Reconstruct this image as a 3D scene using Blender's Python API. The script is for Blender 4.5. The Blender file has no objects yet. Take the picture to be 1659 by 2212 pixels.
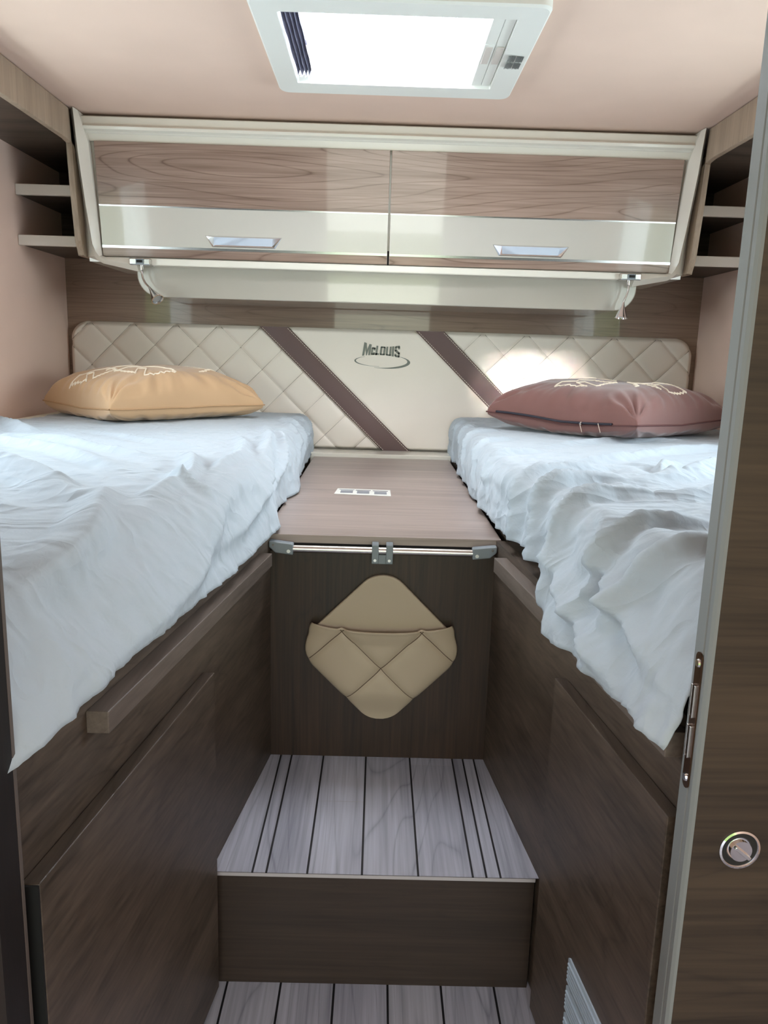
import bpy, bmesh, math, random
from mathutils import Vector, Matrix, noise, Euler
C = bpy.context.scene
COL = C.collection
random.seed(7)

# ------------------------------------------------------------------ camera
cam_d = bpy.data.cameras.new('camera'); cam = bpy.data.objects.new('camera', cam_d); COL.objects.link(cam)
cam_d.sensor_fit = 'HORIZONTAL'; cam_d.sensor_width = 36.0; cam_d.lens = 36.0*1686.07/1659.0
cam_d.clip_start = 0.02; cam_d.clip_end = 200
yaw, pitch, roll = 0.01129, 0.1985, 0.02975
fwd = Vector((math.sin(yaw)*math.cos(pitch), math.cos(yaw)*math.cos(pitch), -math.sin(pitch)))
rgt = Vector((math.cos(yaw), -math.sin(yaw), 0)); up = rgt.cross(fwd)
r_ = rgt*math.cos(roll)+up*math.sin(roll); u_ = up*math.cos(roll)-rgt*math.sin(roll)
M = Matrix((r_, u_, -fwd)).transposed().to_4x4(); M.translation = Vector((-0.01212, -2.67064, 0.96325))
cam.matrix_world = M
C.camera = cam
C.view_settings.view_transform = 'Standard'; C.view_settings.look = 'None'
C.view_settings.gamma = 1.0; C.view_settings.use_curve_mapping = False
C.view_settings.exposure = 0.74

# ------------------------------------------------------------------ world and lights
W = bpy.data.worlds.new('world'); C.world = W; W.use_nodes = True
nt = W.node_tree; nt.nodes.clear()
out = nt.nodes.new('ShaderNodeOutputWorld'); bg = nt.nodes.new('ShaderNodeBackground')
tc = nt.nodes.new('ShaderNodeTexCoord'); sx = nt.nodes.new('ShaderNodeSeparateXYZ'); cr = nt.nodes.new('ShaderNodeValToRGB')
nt.links.new(tc.outputs['Generated'], sx.inputs[0]); nt.links.new(sx.outputs['Z'], cr.inputs[0])
e = cr.color_ramp.elements
e[0].position = 0.0; e[0].color = (0.14, 0.20, 0.07, 1)
e[1].position = 1.0; e[1].color = (0.80, 0.90, 1.0, 1)
for p, c in ((0.04, (0.30, 0.42, 0.16, 1)), (0.12, (0.55, 0.68, 0.42, 1)), (0.22, (0.90, 0.96, 1.0, 1))):
    x = e.new(p); x.color = c
nt.links.new(cr.outputs[0], bg.inputs[0]); bg.inputs[1].default_value = 3.0
nt.links.new(bg.outputs[0], out.inputs[0])

def area(name, loc, rot, sx_, sy_, power, col):
    l = bpy.data.lights.new(name, 'AREA'); l.shape = 'RECTANGLE'; l.size = sx_; l.size_y = sy_
    l.energy = power; l.color = col
    o = bpy.data.objects.new(name, l); COL.objects.link(o); o.location = loc; o.rotation_euler = rot
    return o
# daylight falling in through the rooflight and through the window over each bed
area('rooflight_daylight', (0, -0.90, 1.80), (0, 0, 0), 0.50, 0.50, 16, (0.98, 0.97, 1.0))
area('window_daylight', (-1.30, -1.25, 1.12), (0, math.radians(-90), 0), 0.55, 0.95, 13, (0.80, 0.90, 1.0))
area('window_daylight', (1.30, -1.25, 1.12), (0, math.radians(90), 0), 0.55, 0.95, 13, (0.80, 0.90, 1.0))
# daylight from the living area behind the camera
area('cabin_daylight', (0, -4.3, 1.15), (math.radians(90), 0, 0), 1.6, 0.7, 7.5, (0.97, 0.96, 1.0))
# added lamp below the ceiling, making the bright patch behind the right-hand cushion
sh_ = area('added_patch_lamp', (.42, -1.62, 1.56), (0, 0, 0), 0.24, 0.06, .26, (1.0, 0.97, 0.90))
sh_.data.spread = math.radians(9)
sh_.rotation_euler = (Vector((.50, -.03, .872))-Vector((.42, -1.62, 1.56))).to_track_quat('-Z', 'Y').to_euler()

# ------------------------------------------------------------------ materials
def srgb(r, g, b):
    f = lambda v: (v/255/12.92) if v/255 <= .04045 else ((v/255+.055)/1.055)**2.4
    return (f(r), f(g), f(b), 1)
def mat(name, col, rough=.5, metal=0, spec=.5, coat=0, sheen=0, bump=None):
    m = bpy.data.materials.new(name); m.use_nodes = True; b = m.node_tree.nodes['Principled BSDF']
    b.inputs['Base Color'].default_value = col; b.inputs['Roughness'].default_value = rough
    b.inputs['Metallic'].default_value = metal; b.inputs['Specular IOR Level'].default_value = spec
    b.inputs['Coat Weight'].default_value = coat; b.inputs['Coat Roughness'].default_value = .03
    if sheen: b.inputs['Sheen Weight'].default_value = sheen
    n = m.node_tree
    if bump:
        sc, st, dist = bump
        t = n.nodes.new('ShaderNodeTexCoord'); no = n.nodes.new('ShaderNodeTexNoise'); bp = n.nodes.new('ShaderNodeBump')
        no.inputs['Scale'].default_value = sc; no.inputs['Detail'].default_value = 3
        bp.inputs['Strength'].default_value = st; bp.inputs['Distance'].default_value = dist
        n.links.new(t.outputs['Object'], no.inputs['Vector']); n.links.new(no.outputs[0], bp.inputs['Height'])
        n.links.new(bp.outputs[0], b.inputs['Normal'])
        # faint mottling so that no surface is a single flat tone
        mx = n.nodes.new('ShaderNodeMixRGB'); mx.blend_type = 'MULTIPLY'; mx.inputs[0].default_value = .10
        no2 = n.nodes.new('ShaderNodeTexNoise'); no2.inputs['Scale'].default_value = 6
        n.links.new(t.outputs['Object'], no2.inputs['Vector'])
        mx.inputs[1].default_value = col; n.links.new(no2.outputs[0], mx.inputs[2]); n.links.new(mx.outputs[0], b.inputs['Base Color'])
    return m
def wood(name, light, dark, axis='X', rough=.45, coat=0.0, lines=1.0, seed=0, tone_attr=False, spec=.4, fine=1.0):
    """laminate with grain running along the axis: broad streaks, fine streaks and thin dark growth lines"""
    m = bpy.data.materials.new(name); m.use_nodes = True; n = m.node_tree; N = n.nodes; L = n.links
    b = N['Principled BSDF']; b.inputs['Roughness'].default_value = rough; b.inputs['Coat Weight'].default_value = coat
    b.inputs['Coat Roughness'].default_value = .04; b.inputs['Specular IOR Level'].default_value = spec
    t = N.new('ShaderNodeTexCoord')
    def stretched(along, across, detail, off):
        mp = N.new('ShaderNodeMapping'); s = [across]*3; s['XYZ'.index(axis)] = along
        mp.inputs['Scale'].default_value = s; mp.inputs['Location'].default_value = (seed+off, seed*1.7+off, off*2.1)
        no = N.new('ShaderNodeTexNoise'); no.inputs['Scale'].default_value = 1; no.inputs['Detail'].default_value = detail
        L.new(t.outputs['Object'], mp.inputs[0]); L.new(mp.outputs[0], no.inputs['Vector']); return no
    a = stretched(.9, 9, 2, 0); f = stretched(5, 190*fine, 3, 5); g = stretched(.60, 6, 1.6, 11); h = stretched(2.5, 45, 2, 17)
    def math_(op, x, y=None, cl=False):
        k = N.new('ShaderNodeMath'); k.operation = op; k.use_clamp = cl
        for i, v in enumerate((x, y)):
            if v is None: continue
            if isinstance(v, (int, float)): k.inputs[i].default_value = v
            else: L.new(v, k.inputs[i])
        return k.outputs[0]
    s1 = math_('ADD', math_('MULTIPLY', a.outputs[0], .38), math_('MULTIPLY', f.outputs[0], .36))
    s1 = math_('ADD', s1, math_('MULTIPLY', h.outputs[0], .26))
    # growth lines: contour bands of a low frequency noise
    w = math_('ABSOLUTE', math_('SINE', math_('MULTIPLY', g.outputs[0], 75.0)))
    w = math_('POWER', math_('SUBTRACT', 1.0, w), 7.0)
    w = math_('MULTIPLY', w, math_('MULTIPLY', h.outputs[0], .42*lines))
    v = math_('SUBTRACT', s1, w)
    r = N.new('ShaderNodeValToRGB'); r.color_ramp.elements[0].position = .30; r.color_ramp.elements[1].position = .66
    r.color_ramp.elements[0].color = dark; r.color_ramp.elements[1].color = light
    L.new(v, r.inputs[0]); src = r.outputs[0]
    if tone_attr:
        at = N.new('ShaderNodeAttribute'); at.attribute_name = 'tone'
        mx = N.new('ShaderNodeMixRGB'); mx.blend_type = 'MULTIPLY'; mx.inputs[0].default_value = 1
        L.new(src, mx.inputs[1]); L.new(at.outputs['Color'], mx.inputs[2]); src = mx.outputs[0]
    L.new(src, b.inputs['Base Color'])
    bp = N.new('ShaderNodeBump'); bp.inputs['Strength'].default_value = .12 if coat == 0 else .0; bp.inputs['Distance'].default_value = .0006
    L.new(f.outputs[0], bp.inputs['Height']); L.new(bp.outputs[0], b.inputs['Normal'])
    return m

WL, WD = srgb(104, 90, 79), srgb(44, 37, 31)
M_cabdoor = wood('cabinet laminate', srgb(176, 150, 136), srgb(112, 88, 75), 'X', .30, .5, .9, 3)
M_backwood = wood('back wall laminate', srgb(160, 134, 116), srgb(114, 92, 78), 'X', .32, .6, .5, 8)
M_table = wood('table laminate', srgb(178, 162, 154), srgb(132, 118, 112), 'X', .38, 0, .2, 12)
M_wx = wood('laminate along x', WL, WD, 'X', .42, 0, .3, 1)
M_wy = wood('laminate along y', WL, WD, 'Y', .42, 0, .3, 2)
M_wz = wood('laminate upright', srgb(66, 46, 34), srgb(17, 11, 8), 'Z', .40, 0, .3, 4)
M_valance = wood('valance laminate', srgb(188, 168, 148), srgb(146, 128, 110), 'Z', .45, 0, .1, 6)
M_door = wood('door laminate', srgb(74, 61, 48), srgb(30, 23, 17), 'X', .42, 0, .25, 9)
M_floor = wood('plank laminate', srgb(204, 206, 220), srgb(136, 138, 152), 'Y', .42, 0, .6, 5, tone_attr=True)
M_groove = mat('plank groove', srgb(20, 20, 26), .6)
M_ceil = mat('ceiling lining', srgb(236, 207, 190), .9, spec=.2, bump=(900, .25, .0005))
M_wall = mat('wall lining', srgb(238, 208, 192), .9, spec=.2, bump=(900, .25, .0005))
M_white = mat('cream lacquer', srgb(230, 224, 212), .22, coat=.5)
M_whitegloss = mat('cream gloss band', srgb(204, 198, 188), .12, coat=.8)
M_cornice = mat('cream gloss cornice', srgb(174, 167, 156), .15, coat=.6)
M_shelf = mat('cream shelf edge', srgb(226, 220, 210), .45)
M_plastic = mat('white plastic', srgb(236, 236, 230), .4)
M_plasticgrey = mat('grey plastic', srgb(128, 136, 142), .45)
M_printgrey = mat('printed grey', srgb(120, 122, 120), .6)
M_leather = mat('cream leatherette', srgb(246, 234, 222), .42, spec=.45, bump=(1400, .15, .0004))
M_brown = mat('brown leatherette', srgb(108, 84, 82), .5, bump=(1400, .2, .0004))
M_stitch = mat('cream stitching', srgb(226, 216, 204), .8)
M_seam = mat('quilting seam', srgb(150, 138, 128), .9)
M_chrome = mat('chrome', (.80, .80, .82, 1), .06, metal=1)
M_steel = mat('brushed steel', (.62, .60, .58, 1), .25, metal=1)
M_silver = mat('silver strip', (.75, .76, .78, 1), .22, metal=1)
M_logo = mat('logo print', srgb(104, 106, 104), .35, metal=.5)
M_black = mat('black edge', srgb(14, 14, 14), .6)
M_frame = mat('hatch frame', srgb(120, 126, 150), .5)
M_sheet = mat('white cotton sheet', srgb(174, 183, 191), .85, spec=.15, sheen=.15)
def sheet_creases(m):
    n = m.node_tree; N = n.nodes; L = n.links; b = N['Principled BSDF']
    t = N.new('ShaderNodeTexCoord'); last = None
    for k, (sc, rot, det, dist, st) in enumerate((((6, 13, 10), .6, 2, .014, .55), ((17, 9, 14), -.6, 1.5, .006, .40), ((80, 60, 70), .2, 2, .0015, .25))):
        mp = N.new('ShaderNodeMapping'); mp.inputs['Scale'].default_value = sc; mp.inputs['Rotation'].default_value = (0, 0, rot)
        no = N.new('ShaderNodeTexNoise'); no.inputs['Scale'].default_value = 1; no.inputs['Detail'].default_value = det; no.inputs['Distortion'].default_value = .8
        # folded noise: sharp creases
        a = N.new('ShaderNodeMath'); a.operation = 'SUBTRACT'; a.inputs[1].default_value = .5
        ab = N.new('ShaderNodeMath'); ab.operation = 'ABSOLUTE'; ne = N.new('ShaderNodeMath'); ne.operation = 'MULTIPLY'; ne.inputs[1].default_value = -2.0
        bp = N.new('ShaderNodeBump'); bp.inputs['Strength'].default_value = st; bp.inputs['Distance'].default_value = dist
        L.new(t.outputs['Object'], mp.inputs[0]); L.new(mp.outputs[0], no.inputs['Vector']); L.new(no.outputs[0], a.inputs[0]); L.new(a.outputs[0], ab.inputs[0])
        L.new(ab.outputs[0], ne.inputs[0]); L.new(ne.outputs[0], bp.inputs['Height'])
        if last: L.new(last, bp.inputs['Normal'])
        last = bp.outputs[0]
    L.new(last, b.inputs['Normal'])
sheet_creases(M_sheet)
M_mattress = mat('mattress ticking', srgb(228, 222, 206), .9)
M_tan = mat('tan cotton', srgb(205, 168, 130), .9, spec=.15, sheen=.3, bump=(1100, .35, .0006))
M_plum = mat('plum cotton', srgb(128, 90, 84), .9, spec=.15, sheen=.4, bump=(1100, .35, .0006))
M_tanseam = mat('tan piping', srgb(188, 150, 112), .9)
M_plumseam = mat('plum piping', srgb(98, 62, 60), .9)
M_emb = mat('cream embroidery', srgb(240, 226, 206), .85)
M_zip = mat('dark zip tape', srgb(40, 36, 48), .6)
M_pocket = mat('taupe leatherette', srgb(184, 166, 144), .5, bump=(1400, .2, .0004))
M_pocketseam = mat('brown quilting thread', srgb(92, 74, 60), .8)
M_bronze = mat('bronze lock plate', srgb(92, 66, 50), .28, metal=.8)
M_vent = mat('grey vent plastic', srgb(176, 192, 208), .4)
M_dark = mat('dark gap', srgb(24, 22, 22), .8)
M_edge = mat('grey edge band', srgb(150, 150, 146), .4)
def glass_mat():
    m = bpy.data.materials.new('window glass'); m.use_nodes = True; n = m.node_tree; n.nodes.clear()
    o = n.nodes.new('ShaderNodeOutputMaterial'); mx = n.nodes.new('ShaderNodeMixShader')
    t = n.nodes.new('ShaderNodeBsdfTransparent'); g = n.nodes.new('ShaderNodeBsdfGlossy'); g.inputs['Roughness'].default_value = .02
    mx.inputs[0].default_value = .06; t.inputs[0].default_value = (.95, .97, .97, 1)
    n.links.new(t.outputs[0], mx.inputs[1]); n.links.new(g.outputs[0], mx.inputs[2]); n.links.new(mx.outputs[0], o.inputs[0]); return m
M_lens = mat('lamp lens', srgb(150, 150, 148), .15, coat=.5)
M_glass = glass_mat()
def blind_mat():
    m = bpy.data.materials.new('pleated blind cloth'); m.use_nodes = True; n = m.node_tree; n.nodes.clear()
    o = n.nodes.new('ShaderNodeOutputMaterial'); mx = n.nodes.new('ShaderNodeMixShader'); m2 = n.nodes.new('ShaderNodeMixShader')
    t = n.nodes.new('ShaderNodeBsdfTransparent'); d = n.nodes.new('ShaderNodeBsdfDiffuse'); l = n.nodes.new('ShaderNodeBsdfTranslucent')
    d.inputs[0].default_value = (.8, .8, .84, 1); l.inputs[0].default_value = (.85, .85, .9, 1)
    m2.inputs[0].default_value = .6; mx.inputs[0].default_value = .45
    n.links.new(d.outputs[0], m2.inputs[1]); n.links.new(l.outputs[0], m2.inputs[2])
    n.links.new(t.outputs[0], mx.inputs[1]); n.links.new(m2.outputs[0], mx.inputs[2]); n.links.new(mx.outputs[0], o.inputs[0]); return m
M_blind = blind_mat()

# ------------------------------------------------------------------ helpers
def obj(name, bm, m, parent=None, smooth=False, bevel=0, seg=2, autos=None):
    me = bpy.data.meshes.new(name); bm.normal_update(); bm.to_mesh(me); bm.free()
    ms = m if isinstance(m, (list, tuple)) else [m]
    for x in ms: me.materials.append(x)
    o = bpy.data.objects.new(name, me); COL.objects.link(o)
    if parent: o.parent = parent
    if bevel:
        b = o.modifiers.new('bevel', 'BEVEL'); b.width = bevel; b.segments = seg; b.limit_method = 'ANGLE'; b.angle_limit = math.radians(40)
    if smooth: me.shade_smooth()
    if autos: me.shade_smooth(); me.set_sharp_from_angle(angle=math.radians(autos))
    return o
def tag(o, label=None, cat=None, group=None, kind=None):
    if label: o['label'] = label
    if cat: o['category'] = cat
    if group: o['group'] = group
    if kind: o['kind'] = kind
    return o
def empty(name, loc, label, cat, group=None, kind=None):
    o = bpy.data.objects.new(name, None); COL.objects.link(o); o.location = loc; o.empty_display_size = .05
    return tag(o, label, cat, group, kind)
class At:
    """puts child meshes written in world coordinates under an empty placed elsewhere"""
    def __init__(s, root): s.r = root; s.off = Vector(root.location)
    def __call__(s, name, bm, m, parent=None, **k):
        p = parent or s.r
        bmesh.ops.translate(bm, verts=bm.verts, vec=-s.off)
        return obj(name, bm, m, p, **k)
def B(): return bmesh.new()
def box(bm, x0, x1, y0, y1, z0, z1, mi=0):
    vs = [bm.verts.new((x, y, z)) for x in (x0, x1) for y in (y0, y1) for z in (z0, z1)]
    fs = [(0, 1, 3, 2), (4, 6, 7, 5), (0, 4, 5, 1), (2, 3, 7, 6), (0, 2, 6, 4), (1, 5, 7, 3)]
    for f in fs:
        q = bm.faces.new([vs[i] for i in f]); q.material_index = mi
    return bm
def prism(bm, pts, vec, mi=0):
    """closed prism: polygon of 3-D points swept along vec"""
    v = Vector(vec); a = [bm.verts.new(p) for p in pts]; b = [bm.verts.new(Vector(p)+v) for p in pts]; n = len(pts)
    f1 = bm.faces.new(a); f2 = bm.faces.new(b[::-1]); f1.material_index = f2.material_index = mi
    for i in range(n):
        f = bm.faces.new([a[(i+1) % n], a[i], b[i], b[(i+1) % n]]); f.material_index = mi
    bmesh.ops.recalc_face_normals(bm, faces=bm.faces[:])
    return bm
def cyl(bm, p0, p1, r0, r1=None, seg=24, cap=True):
    r1 = r0 if r1 is None else r1
    p0, p1 = Vector(p0), Vector(p1); d = (p1-p0).normalized(); a = d.orthogonal().normalized(); b = d.cross(a)
    A = [bm.verts.new(p0+r0*(a*math.cos(t)+b*math.sin(t))) for t in [2*math.pi*i/seg for i in range(seg)]]
    Bv = [bm.verts.new(p1+r1*(a*math.cos(t)+b*math.sin(t))) for t in [2*math.pi*i/seg for i in range(seg)]]
    for i in range(seg): bm.faces.new([A[i], A[(i+1) % seg], Bv[(i+1) % seg], Bv[i]])
    if cap: bm.faces.new(A[::-1]); bm.faces.new(Bv)
    return bm
def tube(bm, pts, r, seg=8, cap=True):
    pts = [Vector(p) for p in pts]; rings = []; prev = None
    for i, p in enumerate(pts):
        d = (pts[min(i+1, len(pts)-1)]-pts[max(i-1, 0)]).normalized()
        a = d.orthogonal().normalized() if prev is None else (prev-d*prev.dot(d)).normalized()
        prev = a; b = d.cross(a); rr = r(i/(len(pts)-1)) if callable(r) else r
        rings.append([bm.verts.new(p+rr*(a*math.cos(2*math.pi*k/seg)+b*math.sin(2*math.pi*k/seg))) for k in range(seg)])
    for A, Bv in zip(rings, rings[1:]):
        for k in range(seg): bm.faces.new([A[k], A[(k+1) % seg], Bv[(k+1) % seg], Bv[k]])
    if cap: bm.faces.new(rings[0][::-1]); bm.faces.new(rings[-1])
    return bm
def bez(p0, p1, p2, p3, n=16):
    p0, p1, p2, p3 = map(Vector, (p0, p1, p2, p3))
    return [p0*(1-t)**3+p1*3*t*(1-t)**2+p2*3*t*t*(1-t)+p3*t**3 for t in [i/n for i in range(n+1)]]
def rrect(w, h, r, seg=6, corners=(1, 1, 1, 1)):
    """rounded rectangle outline centred on the origin (2-D), corners: bl br tr tl"""
    o = []
    for (cx, cy, a0, on) in ((-w/2, -h/2, 180, corners[0]), (w/2, -h/2, 270, corners[1]), (w/2, h/2, 0, corners[2]), (-w/2, h/2, 90, corners[3])):
        if not on: o.append((cx, cy)); continue
        mx, my = cx+(r if cx < 0 else -r), cy+(r if cy < 0 else -r)
        for i in range(seg+1):
            a = math.radians(a0+90*i/seg); o.append((mx+r*math.cos(a), my+r*math.sin(a)))
    return o
def ss(x, a, b):
    t = max(0, min(1, (x-a)/(b-a))); return t*t*(3-2*t)

XW = 1.05; ZC = 1.58
def base_l(y): return -.203+.119*(y+1.273)       # bed side plane left of the aisle
def base_r(y): return .2115-.111*(y+1.273)       # and right of it

# ------------------------------------------------------------------ room shell
WY0, WY1, WZ0, WZ1 = -1.72, -0.82, 0.88, 1.34    # window opening in both side walls
def side_wall(name, s):
    bm = B(); x0, x1 = sorted((s*XW, s*(XW+.10)))
    box(bm, x0, x1, -4.6, WY0, -.05, 1.75); box(bm, x0, x1, WY1, .1, -.05, 1.75)
    box(bm, x0, x1, WY0, WY1, -.05, WZ0); box(bm, x0, x1, WY0, WY1, WZ1, 1.75)
    return tag(obj(name, bm, M_wall), kind='structure')
side_wall('wall_left', -1); side_wall('wall_right', 1)
tag(obj('wall_back', box(B(), -XW, XW, 0, .1, -.05, 1.75), M_backwood), kind='structure')
# floor of planks
def plank_mesh(bm, xs, y0, y1, z, joints, lay, gw=.0035):
    """xs: groove centres incl. both outer borders; joints: {plank index: [y,...]}"""
    rnd = random.Random(3)
    for i in range(len(xs)-1):
        a = xs[i]+(gw/2 if i else 0); b = xs[i+1]-(gw/2 if i < len(xs)-2 else 0)
        ys = [y0]+sorted(joints.get(i, []))+[y1]
        for p, q in zip(ys, ys[1:]):
            f = bm.faces.new([bm.verts.new(v) for v in ((a, p, z), (b, p, z), (b, q, z), (a, q, z))])
            t = rnd.uniform(.86, 1.0); tt = (t, t, t*rnd.uniform(.98, 1.02), 1)
            for l in f.loops: l[lay] = tt
        if i < len(xs)-2:
            f = bm.faces.new([bm.verts.new(v) for v in ((b, y0, z-.001), (b+gw, y0, z-.001), (b+gw, y1, z-.001), (b, y1, z-.001))]); f.material_index = 1
            for l in f.loops: l[lay] = (1, 1, 1, 1)
    return bm
bm = B(); lay = bm.loops.layers.float_color.new('tone')
xs = [-XW]+[.027+.083*k for k in range(-12, 13)]+[XW]
plank_mesh(bm, xs, -4.6, -1.5, 0, {i: [-1.72-.3*((i*7) % 5)] for i in range(30)}, lay)
box(bm, -XW, XW, -4.6, .1, -.05, -.002)
tag(obj('floor', bm, [M_floor, M_groove]), kind='structure')
# ceiling with the rooflight opening
HX0, HX1, HY0, HY1 = -.235, .245, -1.145, -.715
bm = B()
box(bm, -XW, HX0, -4.6, .0, ZC, ZC+.05); box(bm, HX1, XW, -4.6, 0, ZC, ZC+.05)
box(bm, HX0, HX1, -4.6, HY0, ZC, ZC+.05); box(bm, HX0, HX1, HY1, 0, ZC, ZC+.05)
tag(obj('ceiling', bm, M_ceil), kind='structure')
# windows over the beds, out of the picture on both sides
for k, s in ((1, -1), (2, 1)):
    w = empty('window_%d' % k, (s*XW, (WY0+WY1)/2, WZ0), None, None, kind='structure'); A = At(w)
    bm = B(); x0, x1 = sorted((s*(XW-.012), s*(XW+.10)))
    for y0, y1, z0, z1 in ((WY0-.03, WY0+.03, WZ0-.03, WZ1+.03), (WY1-.03, WY1+.03, WZ0-.03, WZ1+.03), (WY0, WY1, WZ0-.03, WZ0+.03), (WY0, WY1, WZ1-.03, WZ1+.03)):
        box(bm, x0, x1, y0, y1, z0, z1)
    A('window_frame', bm, M_plastic, bevel=.004)
    A('window_pane', box(B(), min(s*1.095, s*1.10), max(s*1.095, s*1.10), WY0, WY1, WZ0, WZ1), M_glass)

# ------------------------------------------------------------------ rooflight
rl = empty('rooflight', (0, -.93, ZC), 'white framed square rooflight with a pleated blind set in the ceiling', 'skylight'); A = At(rl)
bm = B()
ou = [(x+.006, y-.934) for x, y in rrect(.534, .500, .022)]
IX0, IX1, IY0, IY1 = -.215, .222, -1.118, -.742
inn = [(x+(IX0+IX1)/2, y+(IY0+IY1)/2) for x, y in rrect(IX1-IX0, IY1-IY0, .004)]
def ring(bm, oz, iz):
    n = len(ou); rows = []
    for pts, z in ((ou, ZC+.002), (ou, oz+.004), ([(x*.985+.0001, (y+.934)*.985-.934) for x, y in ou], oz), (inn, iz), (inn, ZC+.04)):
        rows.append([bm.verts.new((x, y, z)) for x, y in pts])
    for a, b in zip(rows, rows[1:]):
        for i in range(n): bm.faces.new([a[i], a[(i+1) % n], b[(i+1) % n], b[i]])
    bmesh.ops.recalc_face_normals(bm, faces=bm.faces[:])
ring(bm, ZC-.022, ZC-.018)
A('frame', bm, M_plastic, autos=30)
bm = B(); z0, z1 = ZC+.04, ZC+.12
for x0, x1, y0, y1 in ((HX0-.02, HX0, HY0-.02, HY1+.02), (HX1, HX1+.02, HY0-.02, HY1+.02), (HX0, HX1, HY0-.02, HY0), (HX0, HX1, HY1, HY1+.02)):
    box(bm, x0, x1, y0, y1, z0, z1)
A('shaft', bm, M_plastic)
bm = B(); zf = ZC+.07
for x0, x1, y0, y1 in ((HX0, HX0+.035, HY0, HY1), (HX1-.035, HX1, HY0, HY1), (HX0, HX1, HY0, HY0+.03), (HX0, HX1, HY1-.03, HY1)):
    box(bm, x0, x1, y0, y1, zf, zf+.03)
A('hatch_frame', bm, M_frame, bevel=.003)
bm = B(); box(bm, HX0-.02, HX1+.02, HY0-.02, HY1+.02, ZC+.12, ZC+.125)
A('dome', bm, M_glass)
bm = B(); npl = 24; bx0, bx1 = IX0+.036, .178
prev = None
for i in range(npl*2+1):
    t = i/(npl*2); x = bx0+(bx1-bx0)*t**1.08; z = ZC+.004+(.018 if i % 2 else 0)
    row = [bm.verts.new((x, IY0+.002+(IY1-IY0-.004)*j/6, z+.0006*math.sin(j*2+i))) for j in range(7)]
    if prev:
        for j in range(6): bm.faces.new([prev[j], row[j], row[j+1], prev[j+1]])
    prev = row
A('pleated_blind', bm, M_blind)
bm = B(); prev = None
for i in range(9):
    x = IX0+.002+i*.0042; z = ZC-.004+(.012 if i % 2 else 0)
    row = [bm.verts.new((x+.0008*math.sin(j*1.7+i), IY0+.002+(IY1-IY0-.004)*j/10, z)) for j in range(11)]
    if prev:
        for j in range(10): bm.faces.new([prev[j], row[j], row[j+1], prev[j+1]])
    prev = row
A('shade_grey_pleats', bm, mat('shaded blind cloth', srgb(150, 150, 172), .7))  # added pleats, grey to stand for the shaded hatch frame under the blind
bm = B(); box(bm, .178, .200, IY0+.002, IY1-.002, ZC-.012, ZC+.006); box(bm, .178, .198, -.985, -.905, ZC-.0135, ZC-.011, 0)
br = A('blind_rail', bm, M_plastic, bevel=.002)
bm = B(); box(bm, .2005, .2205, IY0+.002, IY1-.002, ZC-.012, ZC+.006)
sr = A('screen_rail', bm, M_plastic, bevel=.002)
Mh = mat('beige grip', srgb(214, 204, 196), .5)
for nm, x0, x1 in (('grip', .182, .196), ('grip', .204, .218)):
    A(nm, box(B(), x0, x1, -.975, -.885, ZC-.0145, ZC-.0122), Mh, bevel=.001)
bm = B()
for i in range(2):
    for j in range(2):
        for k in range(7):
            x = .231+i*.0165+k*.0021; y = -.955+j*.037
            box(bm, x, x+.0011, y, y+.031-.001*((k*3) % 4), ZC-.0232, ZC-.0215)
g = A('printed_notice', bm, M_printgrey)

# ------------------------------------------------------------------ overhead cabinet
oc = empty('overhead_cabinet', (0, -.20, 1.20), 'long overhead cabinet on the back wall with cream frame and two glossy lift doors', 'cabinet'); A = At(oc)
YT, YB, ZT, ZB = -.405, -.365, 1.507, 1.214     # door plane, top and bottom
def yd(z): return YB+(YT-YB)*(z-ZB)/(ZT-ZB)
bm = B()   # carcass
prism(bm, [(-.845, 0, 1.575), (-.845, -.385, 1.575), (-.845, -.385, 1.50), (-.845, -.345, 1.20), (-.845, 0, 1.20)], (1.69, 0, 0))
A('carcass', bm, M_white)
# top fascia with bead
bm = B()
prof = [(-.400, 1.570), (-.404, 1.568), (-.406, 1.548), (-.413, 1.546), (-.418, 1.541), (-.416, 1.534), (-.404, 1.531), (-.402, 1.5285), (-.398, 1.527), (-.396, 1.509), (-.37, 1.509), (-.37, 1.570)]
prism(bm, [(-.833, y, z) for y, z in prof], (1.669, 0, 0))
A('top_fascia', bm, M_white, autos=35)
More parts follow.
